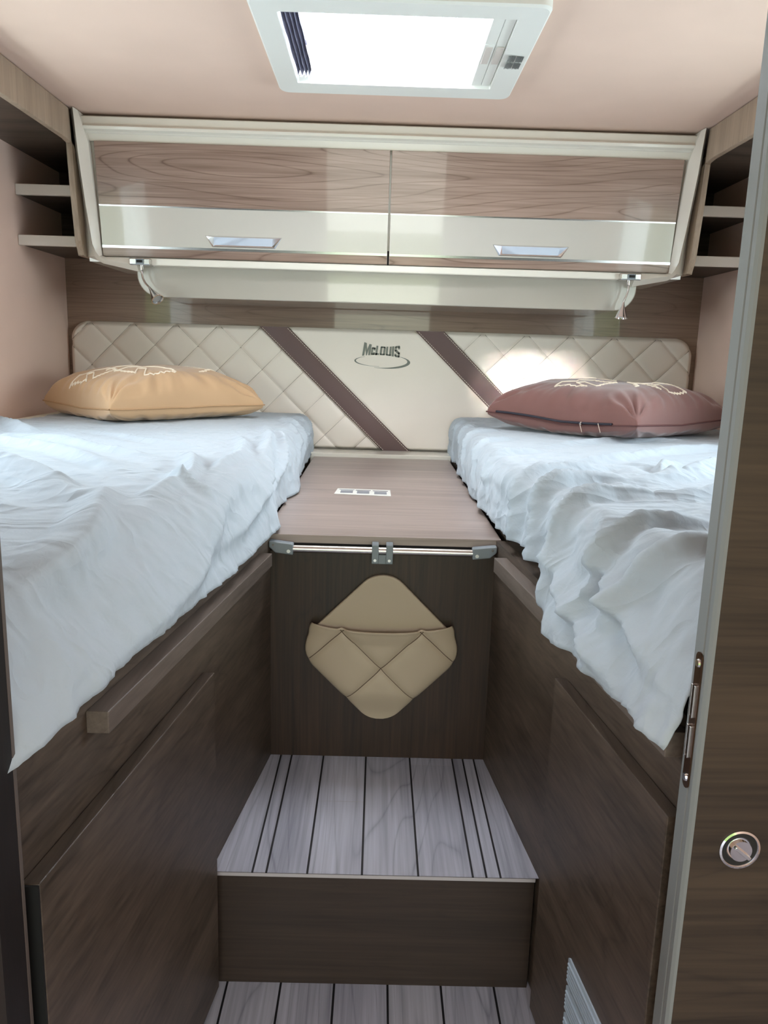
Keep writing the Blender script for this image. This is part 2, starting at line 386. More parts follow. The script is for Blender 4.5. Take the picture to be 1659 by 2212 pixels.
# side trims: outer silhouette, ridge, inner edge beside the door
def side_trim(s):
    outp = [(.852, 1.578), (.847, 1.46), (.838, 1.34), (.829, 1.235), (.823, 1.212), (.812, 1.200), (.798, 1.193), (.700, 1.174)]
    ridge = [(.836, 1.578), (.832, 1.46), (.824, 1.34), (.815, 1.24), (.811, 1.222), (.803, 1.210), (.792, 1.203), (.700, 1.190)]
    inn = [(.8335, 1.578), (.812, 1.50), (.807, 1.34), (.804, 1.245), (.803, 1.225), (.802, 1.214), (.79, 1.211), (.700, 1.2105)]
    bm = B(); rows = []
    n = len(outp)
    def yy(z): return yd(z)-.012
    R = [[], [], [], [], []]
    for i in range(n):
        (ox, oz), (rx, rz), (ix, iz) = outp[i], ridge[i], inn[i]
        R[0].append(bm.verts.new((s*(ox if i > 4 else .8495), -.30 if i > 4 else yy(oz)+.03, oz)))
        R[1].append(bm.verts.new((s*ox, yy(oz)+.006, oz)))
        R[2].append(bm.verts.new((s*rx, yy(rz)-.022+(.0 if i < 4 else .010), rz)))
        R[3].append(bm.verts.new((s*ix, yy(iz)+.006, iz)))
        R[4].append(bm.verts.new((s*ix, -.30, iz)))
    for a, b in zip(R, R[1:]+R[:1]):
        for i in range(n-1): bm.faces.new([a[i], a[i+1], b[i+1], b[i]])
    bm.faces.new([r[0] for r in R]); bm.faces.new([r[-1] for r in R])
    bmesh.ops.recalc_face_normals(bm, faces=bm.faces[:])
    A('side_trim', bm, M_white, autos=28)
side_trim(-1); side_trim(1)
# bottom lip under the doors
bm = B(); box(bm, -.70, .70, -.372, -.20, 1.192, 1.211)
A('bottom_lip', bm, M_white, bevel=.003)
# light box hanging below, glossy, rounded lower corners
def cornice():
    bm = B(); rows = []
    z0, z1 = 1.150, 1.200
    o = []
    xl, xr, r = -.715, .725, .062
    pts = [(xl, z1)]
    for i in range(9):
        a = math.radians(180+90*i/8); pts.append((xl+r+r*math.cos(a), 1.108+r+r*math.sin(a)))
    for i in range(9):
        a = math.radians(270+90*i/8); pts.append((xr-r+r*math.cos(a), 1.108+r+r*math.sin(a)))
    pts.append((xr, z1))
    prism(bm, [(x, -.335, z) for x, z in pts], (0, .30, 0))
    return bm
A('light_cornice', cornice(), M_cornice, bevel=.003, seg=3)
# doors
def door(x0, x1, handle_x):
    def strip(name, za, zb, m, th=.018, out_=0, parent=None, bev=.0012, xa=x0, xb=x1):
        bm = B()
        pts = [(xa, yd(za)-out_, za), (xa, yd(zb)-out_, zb), (xa, yd(zb)+th, zb), (xa, yd(za)+th, za)]
        prism(bm, pts, (xb-xa, 0, 0)); return A(name, bm, m, parent=parent, bevel=bev)
    bm = B()
    prism(bm, [(x0, yd(ZB), ZB), (x0, yd(ZT), ZT), (x0, yd(ZT)+.018, ZT), (x0, yd(ZB)+.018, ZB)], (x1-x0, 0, 0))
    d = A('door', bm, M_cabdoor, bevel=.0012)
    off = A.off
    def sub(name, bm, m, **k):
        bmesh.ops.translate(bm, verts=bm.verts, vec=-off); return obj(name, bm, m, d, **k)
    def bar(name, za, zb, o, m, xa=x0, xb=x1, bev=0):
        bm = B(); prism(bm, [(xa, yd(za)-o, za), (xa, yd(zb)-o, zb), (xa, yd(zb)+.001, zb), (xa, yd(za)+.001, za)], (xb-xa, 0, 0))
        return sub(name, bm, m, bevel=bev)
    bar('cream_band', 1.241, 1.345, .0006, M_whitegloss, x0+.001, x1-.001)
    bar('metal_strip', 1.345, 1.3485, .0020, M_silver, x0+.001, x1-.001)
    bar('metal_strip', 1.2365, 1.243, .0022, M_silver, x0+.001, x1-.001)
    # handle: chrome scoop, wide at the top
    bm = B(); w0, w1 = .104, .085; zt, zb = 1.274, 1.249
    def pt(x, z, o): return (handle_x+x, yd(z)-o, z)
    F = [[pt(-w0, zt, .004), pt(w0, zt, .004), pt(w1, zb, .004), pt(-w1, zb, .004)]]
    v = [bm.verts.new(p) for p in F[0]]
    rim = [bm.verts.new(p) for p in (pt(-w0-.0035, zt+.0022, .001), pt(w0+.0035, zt+.0022, .001), pt(w1+.003, zb-.0025, .001), pt(-w1-.003, zb-.0025, .001))]
    ins = [bm.verts.new(p) for p in (pt(-w0+.022, zt-.002, .0065), pt(w0-.022, zt-.002, .0065), pt(w1-.006, zb+.003, .0015), pt(-w1+.006, zb+.003, .0015))]
    for i in range(4):
        bm.faces.new([rim[i], rim[(i+1) % 4], v[(i+1) % 4], v[i]]); bm.faces.new([v[i], v[(i+1) % 4], ins[(i+1) % 4], ins[i]])
    bm.faces.new(ins); bmesh.ops.recalc_face_normals(bm, faces=bm.faces[:])
    sub('handle', bm, M_chrome)
door(-.800, .0015, -.402); door(.0065, .803, .404)
A('door_gap', box(B(), .0015, .0065, -.352, -.345, ZB, ZT), M_dark)

# ------------------------------------------------------------------ side lockers: valance, shelves
def locker(s, label):
    r = empty('corner_shelf_unit', (s*.95, -.2, 1.24), label, 'shelf'); A = At(r)
    x = s*.85
    pts = [(-2.10, ZC-.002), (-.436, ZC-.002), (-.425, 1.50), (-.412, 1.38), (-.392, 1.25), (-.372, 1.213), (-.267, 1.213), (-.317, 1.236),
           (-.334, 1.27), (-.357, 1.371), (-.378, 1.450), (-.388, 1.470), (-.406, 1.486), (-.430, 1.495), (-.46, 1.498), (-2.10, 1.494)]
    bm = B(); prism(bm, [(x-(s*.0), y, z) for y, z in pts], (s*.016, 0, 0))
    A('valance', bm, M_valance, bevel=.0015)
    x0, x1 = sorted((s*XW, s*.866))
    A('soffit', box(B(), x0, x1, -2.10, 0, 1.503, 1.52), M_wx)
    A('back_panel', box(B(), x0, x1, -.012, 0, 1.27, 1.503), M_wx)
    bm = B()
    for z0, z1 in ((1.240, 1.2685), (1.376, 1.405)):
        x0, x1 = sorted((s*1.049, s*.847))
        bm = B(); box(bm, x0, x1, -.322, -.001, z0+.003, z1-.003)
        sh = A('shelf', bm, M_wx)
        bm = B(); box(bm, x0, x1, -.336, -.322, z0, z1)
        bmesh.ops.translate(bm, verts=bm.verts, vec=-A.off); obj('edge_strip', bm, M_shelf, sh, bevel=.002)
locker(-1, 'open shelf corner with wood valance left of the overhead cabinet')
locker(1, 'open shelf corner with wood valance right of the overhead cabinet, partly hidden by the door')

# ------------------------------------------------------------------ reading lamps
def lamp(x, label, stem, tip, mouth):
    r = empty('reading_lamp', (x, -.37, 1.19), label, 'lamp', None); A = At(r)
    bm = B(); box(bm, x-.030, x+.030, -.392, -.355, 1.190, 1.2085); mt = A('mount', bm, M_steel, bevel=.003)
    bm = B(); box(bm, x-.010, x+.012, -.3955, -.391, 1.1925, 1.206); A('switch', bm, M_plasticgrey, bevel=.001)
    bm = B(); box(bm, x-.007, x+.009, -.3975, -.395, 1.196, 1.203); A('usb_socket', bm, M_dark)
    bm = B(); cyl(bm, (x, -.372, 1.191), (x, -.372, 1.178), .0048); A('ferrule', bm, M_chrome, autos=40)
    bm = B(); tube(bm, stem, .0028, 10); A('flexible_stem', bm, M_steel, smooth=True)
    bm = B(); t, m = Vector(tip), Vector(mouth); d = (m-t).normalized(); a = d.orthogonal().normalized(); b = d.cross(a)
    seg = 28; L = (m-t).length; R = []
    for f, rr in ((0, .0030), (.25, .0050), (.9, .0165), (1.0, .0180), (1.0, .0155), (.9, .0145), (.45, .006)):
        R.append([bm.verts.new(t+d*L*f+rr*(a*math.cos(2*math.pi*k/seg)+b*math.sin(2*math.pi*k/seg))) for k in range(seg)])
    for p, q in zip(R, R[1:]):
        for k in range(seg): bm.faces.new([p[k], p[(k+1) % seg], q[(k+1) % seg], q[k]])
    bm.faces.new(R[0][::-1]); bm.faces.new(R[-1]); bmesh.ops.recalc_face_normals(bm, faces=bm.faces[:])
    sh = A('lamp_shade', bm, M_chrome, autos=35)
    bm = B(); cyl(bm, t+d*L*.86, t+d*L*.90, .0138, seg=28); bmesh.ops.translate(bm, verts=bm.verts, vec=-A.off)
    obj('lens', bm, M_lens, sh)
lamp(-.690, 'chrome swan-neck reading lamp under the cabinet above the tan cushion',
     bez((-.690, -.372, 1.180), (-.690, -.375, 1.150), (-.674, -.385, 1.138), (-.664, -.392, 1.130), 14), (-.665, -.391, 1.131), (-.636, -.414, 1.096))
lamp(.689, 'chrome reading lamp hanging straight down above the plum cushion',
     bez((.689, -.372, 1.180), (.692, -.374, 1.155), (.680, -.378, 1.145), (.677, -.380, 1.128), 14), (.677, -.380, 1.130), (.672, -.386, 1.086))

# ------------------------------------------------------------------ headboard
hb = empty('headboard', (0, -.02, .642), 'cream leatherette headboard with quilted ends and two slanting brown stripes', 'headboard'); A = At(hb)
HX = (-1.035, 1.030); HZ = (.642, 1.045)
def stripe_x(x0, z): return x0+1.04*(1.044-z)
def hb_height(x, z):
    """relief of the panel face, towards the room"""
    xl = stripe_x(-.411, z); xr = stripe_x(.200, z)
    h = .030
    if x < xl+.01: p, o = .1415, -.969
    elif x > xr-.01: p, o = .1455, .910
    else: p = None
    if p:
        u = ((x-o)+(z-1.045))/p; v = ((x-o)-(z-1.045))/p
        du = abs(u-round(u))*p*.707; dv = abs(v-round(v))*p*.707
        for dd in (du, dv): h -= .0050*math.exp(-(dd/.0045)**1.2)+.0014*math.exp(-(dd/.014)**2)
    for q in (xl, stripe_x(-.315, z), stripe_x(.104, z), xr):
        h -= .004*math.exp(-(abs(x-q)/.004)**2)
    return h
bm = B(); nx, nz = 640, 128; R = .062
def warp(x, z):
    # pull the upper corners in to a rounded outline
    dx0, dx1, dz = x-HX[0], HX[1]-x, HZ[1]-z
    d = min(dx0, dx1)
    if d < R and dz < R:
        a, b = R-d, R-dz; m = max(a, b); l = math.hypot(a, b)
        if l > 1e-6:
            k = m/l; a2, b2 = a*k, b*k
            x = HX[0]+R-a2 if dx0 < dx1 else HX[1]-R+a2
            z = HZ[1]-R+b2
    return x, z
grid = []
for j in range(nz+1):
    row = []
    for i in range(nx+1):
        x = HX[0]+(HX[1]-HX[0])*i/nx; z = HZ[0]+(HZ[1]-HZ[0])*j/nz
        ed = min(x-HX[0], HX[1]-x, z-HZ[0], HZ[1]-z)
        x2, z2 = warp(x, z); h = hb_height(x2, z2)
        h -= .018*(1-ss(ed, -.004, .014))
        row.append(bm.verts.new((x2, -h, z2)))
    grid.append(row)
for j in range(nz):
    for i in range(nx): bm.faces.new([grid[j][i], grid[j][i+1], grid[j+1][i+1], grid[j+1][i]])
edge = [grid[0][i] for i in range(nx+1)]+[grid[j][nx] for j in range(1, nz+1)]+[grid[nz][i] for i in range(nx-1, -1, -1)]+[grid[j][0] for j in range(nz-1, 0, -1)]
be = [bm.verts.new((v.co.x, -.0015, v.co.z)) for v in edge]
for i in range(len(edge)): bm.faces.new([edge[i], be[i], be[(i+1) % len(be)], edge[(i+1) % len(be)]])
A('padded_panel', bm, M_leather, smooth=True)
# seam threads in the quilting
def clipline(p0, p1, ok, n=120):
    pts = [Vector(p0).lerp(Vector(p1), i/n) for i in range(n+1)]
    run = []
    for p in pts+[None]:
        if p is not None and ok(p.x, p.y): run.append(p)
        else:
            if len(run) > 1: yield run
            run = []
def inside(x, z):
    if not (HX[0]+.006 < x < HX[1]-.006 and HZ[0]+.006 < z < HZ[1]-.006): return False
    for cx, s in ((HX[0]+R, -1), (HX[1]-R, 1)):
        if (x-cx)*s > 0 and z > HZ[1]-R and math.hypot(x-cx, z-HZ[1]+R) > R-.006: return False
    return True
for p, o, ok in ((.1415, -.969, lambda x, z: inside(x, z) and x < stripe_x(-.411, z)-.004), (.1455, .910, lambda x, z: inside(x, z) and x > stripe_x(.200, z)+.004)):
    bm = B()
    for k in range(-14, 15):
        for sgn in (1, -1):
            x0 = o+k*p
            for run in clipline((x0, 1.045), (x0+sgn*.42, 1.045-.42), ok):
                tube(bm, [(q.x, -hb_height(q.x, q.y)-.0002, q.y) for q in run], .0009, 5)
    A('quilting_seams', bm, M_seam, smooth=True)
for xa, xb in ((-.411, -.315), (.104, .200)):
    bm = B(); zt, zb = HZ[1]-.001, HZ[0]+.003
    P = lambda x, z, y: (stripe_x(x, z), y, z)
    n = 24; rows = []
    for k in range(n+1):
        z = zt+(zb-zt)*k/n
        prof = [(0, -.027), (.0015, -.0312), (.006, -.0325), ((xb-xa)/2, -.0330), (xb-xa-.006, -.0325), (xb-xa-.0015, -.0312), (xb-xa, -.027)]
        rows.append([bm.verts.new(P(xa+u, z, y)) for u, y in prof])
    for a, b in zip(rows, rows[1:]):
        for i in range(6): bm.faces.new([a[i], a[i+1], b[i+1], b[i]])
    bmesh.ops.recalc_face_normals(bm, faces=bm.faces[:])
    st = A('stripe', bm, M_brown, smooth=True)
    for xx, dy in ((xa+.0065, -.0332), (xb-.0065, -.0332)):
        bm = B(); z = zt-.004
        while z > zb+.006:
            tube(bm, [P(xx, z, dy), P(xx, z-.0042, dy)], .0009, 5); z -= .0058
        bmesh.ops.translate(bm, verts=bm.verts, vec=-A.off); obj('stitching', bm, M_stitch, st)
# lettering and swoosh
def logo():
    bm = B()
    def warp_(u, v):
        # u 0..1 along the word, v 0..1 up; arched like a bow tie
        x = -.0675+.1225*u; mid = .9765-.0035*u
        hh = .0150+.0085*(2*u-1)**2-(.002*(2*u-1)); 
        zt = mid+hh+.001; zb_ = mid-.0125-.0055*(2*u-1)**2
        lean = .006*(v-.5)*(1-u)
        return (x+lean, zb_+(zt-zb_)*v)
    def poly(pts, h=1.0):
        pts = [warp_(u, v*h) for u, v in pts]
        prism(bm, [(x, -.0312, z) for x, z in pts], (0, .002, 0))
    def stroke(u0, u1, v0=0, v1=1, h=1.0): # rectangle split for warping
        n = 6
        for i in range(n):
            a, b = u0+(u1-u0)*i/n, u0+(u1-u0)*(i+1)/n
            poly([(a, v0), (b, v0), (b, v1), (a, v1)], h)
    # M
    poly([(0, 0), (.055, 0), (.062, .62), (.10, .0), (.125, .0), (.158, .62), (.158, 0), (.212, 0), (.212, 1), (.150, 1), (.108, .45), (.075, 1), (.005, 1)])
    # small c
    H = .78
    stroke(.228, .272, .08, .92, H); stroke(.24, .325, .80, 1, H); stroke(.24, .325, 0, .20, H); stroke(.285, .330, .62, .95, H); stroke(.285, .330, .05, .36, H)
    # L
    stroke(.345, .395); stroke(.345, .44, 0, .19)
    # O
    stroke(.460, .512, .06, .94); stroke(.550, .602, .06, .94); stroke(.475, .59, .83, 1); stroke(.475, .59, 0, .17)
    # U
    stroke(.622, .672, .06, 1); stroke(.712, .762, .06, 1); stroke(.635, .75, 0, .17)
    # I
    stroke(.782, .835)
    # S
    stroke(.87, .985, .84, 1); stroke(.855, .905, .55, .93); stroke(.945, .995, .70, .93)
    poly([(.855, .62), (.905, .66), (.995, .40), (.995, .30), (.94, .30), (.855, .52)])
    stroke(.945, .995, .07, .42); stroke(.87, .985, 0, .16); stroke(.855, .905, .07, .30)
    return bm
lg = logo()
A('lettering', lg, M_logo)
def swoosh(a0, a1, w, cx, cz, rx, rz):
    bm = B(); n = 60; top = []; bot = []
    for i in range(n+1):
        t = i/n; a = math.radians(a0+(a1-a0)*t); c, s = math.cos(a), math.sin(a); ww = w(t)/2
        top.append((cx+(rx+ww)*c, cz+(rz+ww*.6)*s)); bot.append((cx+(rx-ww)*c, cz+(rz-ww*.6)*s))
    for i in range(n):
        prism(bm, [(x, -.0312, z) for x, z in (top[i], top[i+1], bot[i+1], bot[i])], (0, .002, 0))
    return bm
A('swoosh', swoosh(128, 268, lambda t: .0012+.0042*math.sin(math.pi*min(1, t*1.15))**1.5, -.010, .9425, .083, .0175), M_logo)
A('swoosh', swoosh(248, 415, lambda t: .0012+.0105*math.sin(math.pi*t)**1.6, .002, .9415, .083, .0215), M_logo)

# ------------------------------------------------------------------ table between the beds
tb = empty('sliding_table', (0, -.7, .62), 'brown-grey wooden top between the beds with a metal front rail', 'table'); A = At(tb)
A('table_top', box(B(), -.2165, .2225, -1.266, -.150, .618, .634), M_table, bevel=.0012)
A('back_ledge', box(B(), -.229, .229, -.147, -.036, .610, .646), M_white, bevel=.002)
bm = B(); box(bm, -.205, .212, -1.262, -1.20, .6045, .617)
gr = A('brush_strip', bm, M_dark)
def pt_rail():
    bm = B(); cyl(bm, (-.192, -1.284, .6115), (.200, -1.284, .6115), .0068, seg=28); return bm
A('metal_rail', pt_rail(), M_steel, autos=40)
for s, xa in ((-1, -.204), (1, .2115)):
    bm = B(); d = -s
    pts = [(xa, -1.292, .6265), (xa+d*.044, -1.292, .6215), (xa+d*.044, -1.292, .601), (xa+d*.012, -1.292, .6045), (xa, -1.292, .615)]
    prism(bm, pts, (0, .019, 0)); eb = A('end_bracket', bm, M_plasticgrey, bevel=.002)
    for sx_, sz_, rr in ((.008, .6195, .002), (.036, .6085, .0034)):
        bm = B(); cyl(bm, (xa+d*sx_, -1.2915, sz_), (xa+d*sx_, -1.2940, sz_), rr, seg=14)
        bmesh.ops.translate(bm, verts=bm.verts, vec=-A.off); obj('screw', bm, M_steel, eb)
bm = B()
for x0 in (-.0165, .0095):
    box(bm, x0, x0+.0125, -1.2945, -1.262, .6185, .6245); box(bm, x0, x0+.0125, -1.2950, -1.2905, .590, .6245)
box(bm, -.0165, .022, -1.2900, -1.2735, .588, .605)
cb = A('centre_clamp', bm, M_plasticgrey, bevel=.001)
for x in (-.0105, .0155):
    bm = B(); cyl(bm, (x, -1.2945, .5965), (x, -1.2975, .5965), .0027, seg=14); bmesh.ops.translate(bm, verts=bm.verts, vec=-A.off)
    obj('screw', bm, M_steel, cb)
# label on the table top
lb = empty('instruction_label', (-.045, -.80, .6342), 'small white printed label lying on the wooden table top', 'label'); A = At(lb)
A('paper', prism(B(), [(-.112, -.833, .6344), (.024, -.846, .6344), (.023, -.762, .6344), (-.107, -.755, .6344)], (0, 0, .0006)), M_plastic)
Mpg = mat('label picture', srgb(138, 140, 146), .6); Mpd = mat('label dark print', srgb(78, 70, 84), .6)
for k, x0 in enumerate((-.098, -.058, -.016)):
    bm = B(); box(bm, x0, x0+.030, -.818-.004*k, -.782-.004*k, .6350, .6353); A('picture', bm, Mpg)
    bm = B(); box(bm, x0-.004, x0+.033, -.776-.004*k, -.769-.004*k, .6350, .6353); A('headline', bm, Mpd if k else Mpg)

# ------------------------------------------------------------------ riser panel, step
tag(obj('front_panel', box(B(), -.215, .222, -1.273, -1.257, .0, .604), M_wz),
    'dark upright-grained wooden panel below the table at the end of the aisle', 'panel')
stp = empty('wooden_step', (0, -1.45, 0), 'wooden step with dark-grooved grey planks on top, at the end of the aisle', 'step'); A = At(stp)
bm = B(); prism(bm, [(-.203, -1.2735, 0), (-.2415, -1.598, 0), (-.2365, -1.622, 0), (.2445, -1.622, 0), (.2485, -1.61, 0), (.2105, -1.2735, 0)], (0, 0, .188))
A('riser', bm, wood('step riser laminate', srgb(60, 48, 40), srgb(28, 22, 19), 'X', .42, 0, .2, 14))
bm = B(); lay = bm.loops.layers.float_color.new('tone')
zt = .195
gx = [-.1825, -.1615, -.0999, -.0174, .0677, .1503, .1709, .1923]
rnd = random.Random(5); gw = .0034; y0, y1 = -1.6256, -1.2735
def xl(y): return -.203+.119*(y+1.273)+.0005
def xr(y): return .2115-.111*(y+1.273)-.0005
cols = [None]+gx+[None]
joints = {1: [-1.40], 3: [-1.43], 5: [-1.300], 0: []}
for i in range(len(gx)+1):
    a = (lambda y, i=i: xl(y)) if i == 0 else (lambda y, i=i: gx[i-1]+gw/2)
    b = (lambda y, i=i: xr(y)) if i == len(gx) else (lambda y, i=i: gx[i]-gw/2)
    ys = [y0]+joints.get(i, [])+[y1]
    for p, q in zip(ys, ys[1:]):
        q2 = q-(.0008 if q != y1 else 0)
        f = bm.faces.new([bm.verts.new(v) for v in ((a(p), p, zt), (b(p), p, zt), (b(q2), q2, zt), (a(q2), q2, zt))])
        t = rnd.uniform(.88, 1.0)
        for l in f.loops: l[lay] = (t, t, t, 1)
    if i < len(gx):
        f = bm.faces.new([bm.verts.new(v) for v in ((gx[i]-gw/2, y0, zt-.0008), (gx[i]+gw/2, y0, zt-.0008), (gx[i]+gw/2, y1, zt-.0008), (gx[i]-gw/2, y1, zt-.0008))]); f.material_index = 1
        for l in f.loops: l[lay] = (1, 1, 1, 1)
A('plank_tread', bm, [M_floor, M_groove])
bm = B(); prism(bm, [(-.203, -1.2735, .1882), (-.2415, -1.598, .1882), (-.2360, -1.6256, .1882), (.2450, -1.6256, .1882), (.2485, -1.61, .1882), (.2105, -1.2735, .1882)], (0, 0, .0056))
A('tread_board', bm, mat('pale laminate edge', srgb(176, 170, 172), .5))

# ------------------------------------------------------------------ storage pocket on the front panel
pk = empty('storage_pocket', (.006, -1.275, .423), 'taupe leatherette diamond-shaped pocket with quilted front on the dark panel', 'pocket'); A = At(pk)
def diamond(rv, n=10):
    """rounded diamond outline, half diagonals .166 before rounding"""
    D = .1635; r = .052; o = []
    for k in range(4):
        a = math.radians(90*k); c = (D-r*math.sqrt(2))
        cx, cy = c*math.cos(a), c*math.sin(a)
        for i in range(n+1):
            t = a+math.radians(-45+90*i/n); o.append((cx+r*math.cos(t)*rv, cy+r*math.sin(t)*rv))
    return o
CX, CZ = .006, .423
bm = B(); prism(bm, [(CX+x, -1.2740, CZ+z) for x, z in diamond(1)], (0, -.010, 0))
A('back_plate', bm, M_pocket, bevel=.003, seg=3)
# front pouch: lower part of the diamond, bulging forward with a sagging rim
dia = diamond(1, 24)
def half_w(z):
    w = 0
    for (xa, za), (xb, zb) in zip(dia, dia[1:]+dia[:1]):
        if (za-z)*(zb-z) <= 0 and za != zb: w = max(w, abs(xa+(xb-xa)*(z-za)/(zb-za)))
    return w
bm = B(); G = []; NZ, NX = 90, 120
ZB_, ZT_ = min(z for x, z in dia)+.0004, .044
def pouch_pt(u, t):
    zz = ZB_+(ZT_-ZB_)*t
    rim = .0055*(u*u)-.0045*(1-u*u) if t > .85 else 0
    zz2 = zz+rim*ss(t, .80, 1)
    w = half_w(min(zz, ZT_))*1.01+.010*ss(t, .88, 1.0)
    w = max(w, .001)
    x = u*w
    depth = .012+.020*(1-u**4)**.6*ss(t, 0, .35)*(1-.0*t)+.006*ss(t, .8, 1)*(1-u**2)
    q = 0
    for sgn in (1, -1):
        s_ = (x+sgn*(zz2)+.035*sgn)/.148; dd = abs(s_-round(s_))*.148*.707
        q += .0035*math.exp(-(dd/.004)**1.3)+.0018*math.exp(-(dd/.012)**2)
    q += .003*math.exp(-((1-t)*120/14)**2*0) * 0
    lip = .002*math.exp(-((t-1)/.02)**2)
    return Vector((CX+x, -1.274-depth+q-lip, CZ+zz2))
for j in range(NZ+1):
    G.append([bm.verts.new(pouch_pt(-1+2*i/NX, j/NZ)) for i in range(NX+1)])
for j in range(NZ):
    for i in range(NX): bm.faces.new([G[j][i], G[j][i+1], G[j+1][i+1], G[j+1][i]])
pouch = A('quilted_pouch', bm, M_pocket, smooth=True)
sm = pouch.modifiers.new('thick', 'SOLIDIFY'); sm.thickness = .004; sm.offset = -1
bm = B()
for sgn in (1, -1):
    for k in range(-3, 4):
        pts = []
        for i in range(241):
            x = -.165+.33*i/240; z = sgn*(k*.148-.035*sgn-x)
            if z > ZT_-.001 or z < ZB_+.004: 
                if len(pts) > 2: tube(bm, pts, .0008, 5)
                pts = []; continue
            t = (z-ZB_)/(ZT_-ZB_); w = half_w(z)*1.01+.010*ss(t, .88, 1.0)
            if abs(x) > w-.003:
                if len(pts) > 2: tube(bm, pts, .0008, 5)
                pts = []; continue
            p = pouch_pt(x/w, t); pts.append((p.x, p.y-.0003, p.z))
        if len(pts) > 2: tube(bm, pts, .0008, 5)
bmesh.ops.translate(bm, verts=bm.verts, vec=-A.off); obj('quilting_thread', bm, M_pocketseam, pouch)

# ------------------------------------------------------------------ bed bases
def yprism(bm, s, ya, yb, z0, z1, o0, o1):
    """slab along the slanted bed side; o = offset from the base plane towards the aisle"""
    f = base_l if s < 0 else base_r; d = 1 if s < 0 else -1
    prism(bm, [(f(ya)+d*o0, ya, z0), (f(ya)+d*o1, ya, z0), (f(yb)+d*o1, yb, z0), (f(yb)+d*o0, yb, z0)], (0, 0, z1-z0)); return bm
for s, label in ((-1, 'dark wooden bed platform left of the aisle, with a plain locker door'), (1, 'dark wooden bed platform right of the aisle, with a grey vent in its door')):
    bb = empty('platform_bed', (s*.6, -1.5, 0), label, 'bed'); A = At(bb)
    yn = -2.095 if s < 0 else -2.005
    f = base_l if s < 0 else base_r
    bm = B(); yprism(bm, s, yn, -1.2745 if s < 0 else -1.2745, 0, .634, -.016, 0)
    A('side_panel', bm, M_wy)
    bm = B(); prism(bm, [(s*XW, -1.2570, .619), (s*.235, -1.2570, .619), (s*.235, -.036, .619), (s*XW, -.036, .619)], (0, 0, .014))
    xi = f(-1.2745)+s*.017; xo = f(yn)+s*.017
    prism(bm, [(s*XW, yn, .619), (xo, yn, .619), (xi, -1.2745, .619), (s*XW, -1.2745, .619)], (0, 0, .014))
    A('slat_board', bm, M_wx)
    bm = B(); yprism(bm, s, -1.970 if s < 0 else -1.990, -1.349, .5955, .6185 if s < 0 else .6215, 0, .022)
    A('support_rail', bm, M_wy if 0 else wood('rail laminate', srgb(118, 106, 98), srgb(78, 68, 62), 'Y', .42, 0, .2, 20+s), bevel=.001)
    zt_ = .522 if s < 0 else .538
    bm = B(); yprism(bm, s, -2.092 if s < 0 else -1.998, -1.645 if s < 0 else -1.672, .012, zt_, .0005, .017)
    dr = A('locker_door', bm, M_wy, bevel=.0012)
    if s < 0:
        bm = B(); yprism(bm, s, -2.0945, -2.092, .013, zt_-.001, .0, .0165); bmesh.ops.translate(bm, verts=bm.verts, vec=-A.off); obj('edge_band', bm, M_black, dr)
    else:
        vent = None
        for k in range(4):
            bm = B(); za = .215-.0405*k
            ya, yb = -1.955, -1.803
            fr = [(ya, za-.034), (yb, za-.034), (yb, za-.003), (yb-.004, za), (ya, za)]
            def P(y, z, o): return (base_r(y)-o, y, z)
            prism(bm, [P(y, z, .017) for y, z in fr], (-.0022, 0, 0))
            for q in range(5):
                zz = za-.0065-q*.0058
                prism(bm, [P(ya+.003, zz, .019), P(yb-.004, zz, .019), P(yb-.004, zz-.003, .019), P(ya+.003, zz-.003, .019)], (-.0024, 0, 0))
            bmesh.ops.translate(bm, verts=bm.verts, vec=-A.off); obj('vent_grille', bm, M_vent, dr, bevel=.0005)

# ------------------------------------------------------------------ mattresses and sheets
def inner_edge(s, y):
    """x of the mattress edge along the aisle"""
    f = base_l if s < 0 else base_r
    if y > -1.25: return s*(.232+.010*ss(y, -.6, -.05)) 
    return f(y)+s*.030+ (s*(.232-.2329-.030+.030))*0
def mattress(s, label):
    bm = B(); ys = [-.040, -.6, -1.2]+([-1.5, -1.8, -2.085] if s < 0 else [-1.5, -1.8, -1.99])
    inn = [(inner_edge(s, y)+s*(.014+.022*ss(-y, 1.3, 1.8)), y, .6335) for y in ys]
    prism(bm, [(s*(XW-.002), ys[0], .6335)]+inn+[(s*(XW-.002), ys[-1], .6335)], (0, 0, .128))
    tag(obj('mattress', bm, M_mattress, bevel=.045, seg=5), label, 'mattress')
mattress(-1, 'cream mattress under the white sheet on the left, bare at the wall corner')
mattress(1, 'cream mattress under the white sheet on the right bed')
def vnoise(x, y, z=0.0): return noise.noise(Vector((x, y, z)))
def crumple(x, y, seed, freq):
    """sharp creases between soft cushions: folded noise, bent by a second noise"""
    wx = x+.22/freq*vnoise(x*freq*.9, y*freq*.9, seed+9)*2; wy = y+.22/freq*vnoise(x*freq*.9, y*freq*.9, seed+21)*2
    a = abs(vnoise(wx*freq, wy*freq, seed)); b = abs(vnoise(wx*freq*2.1+5, wy*freq*2.1, seed+3)); c = abs(vnoise(wx*freq*4.3, wy*freq*4.3+2, seed+6))
    return (a+.5*b+.25*c)/1.75
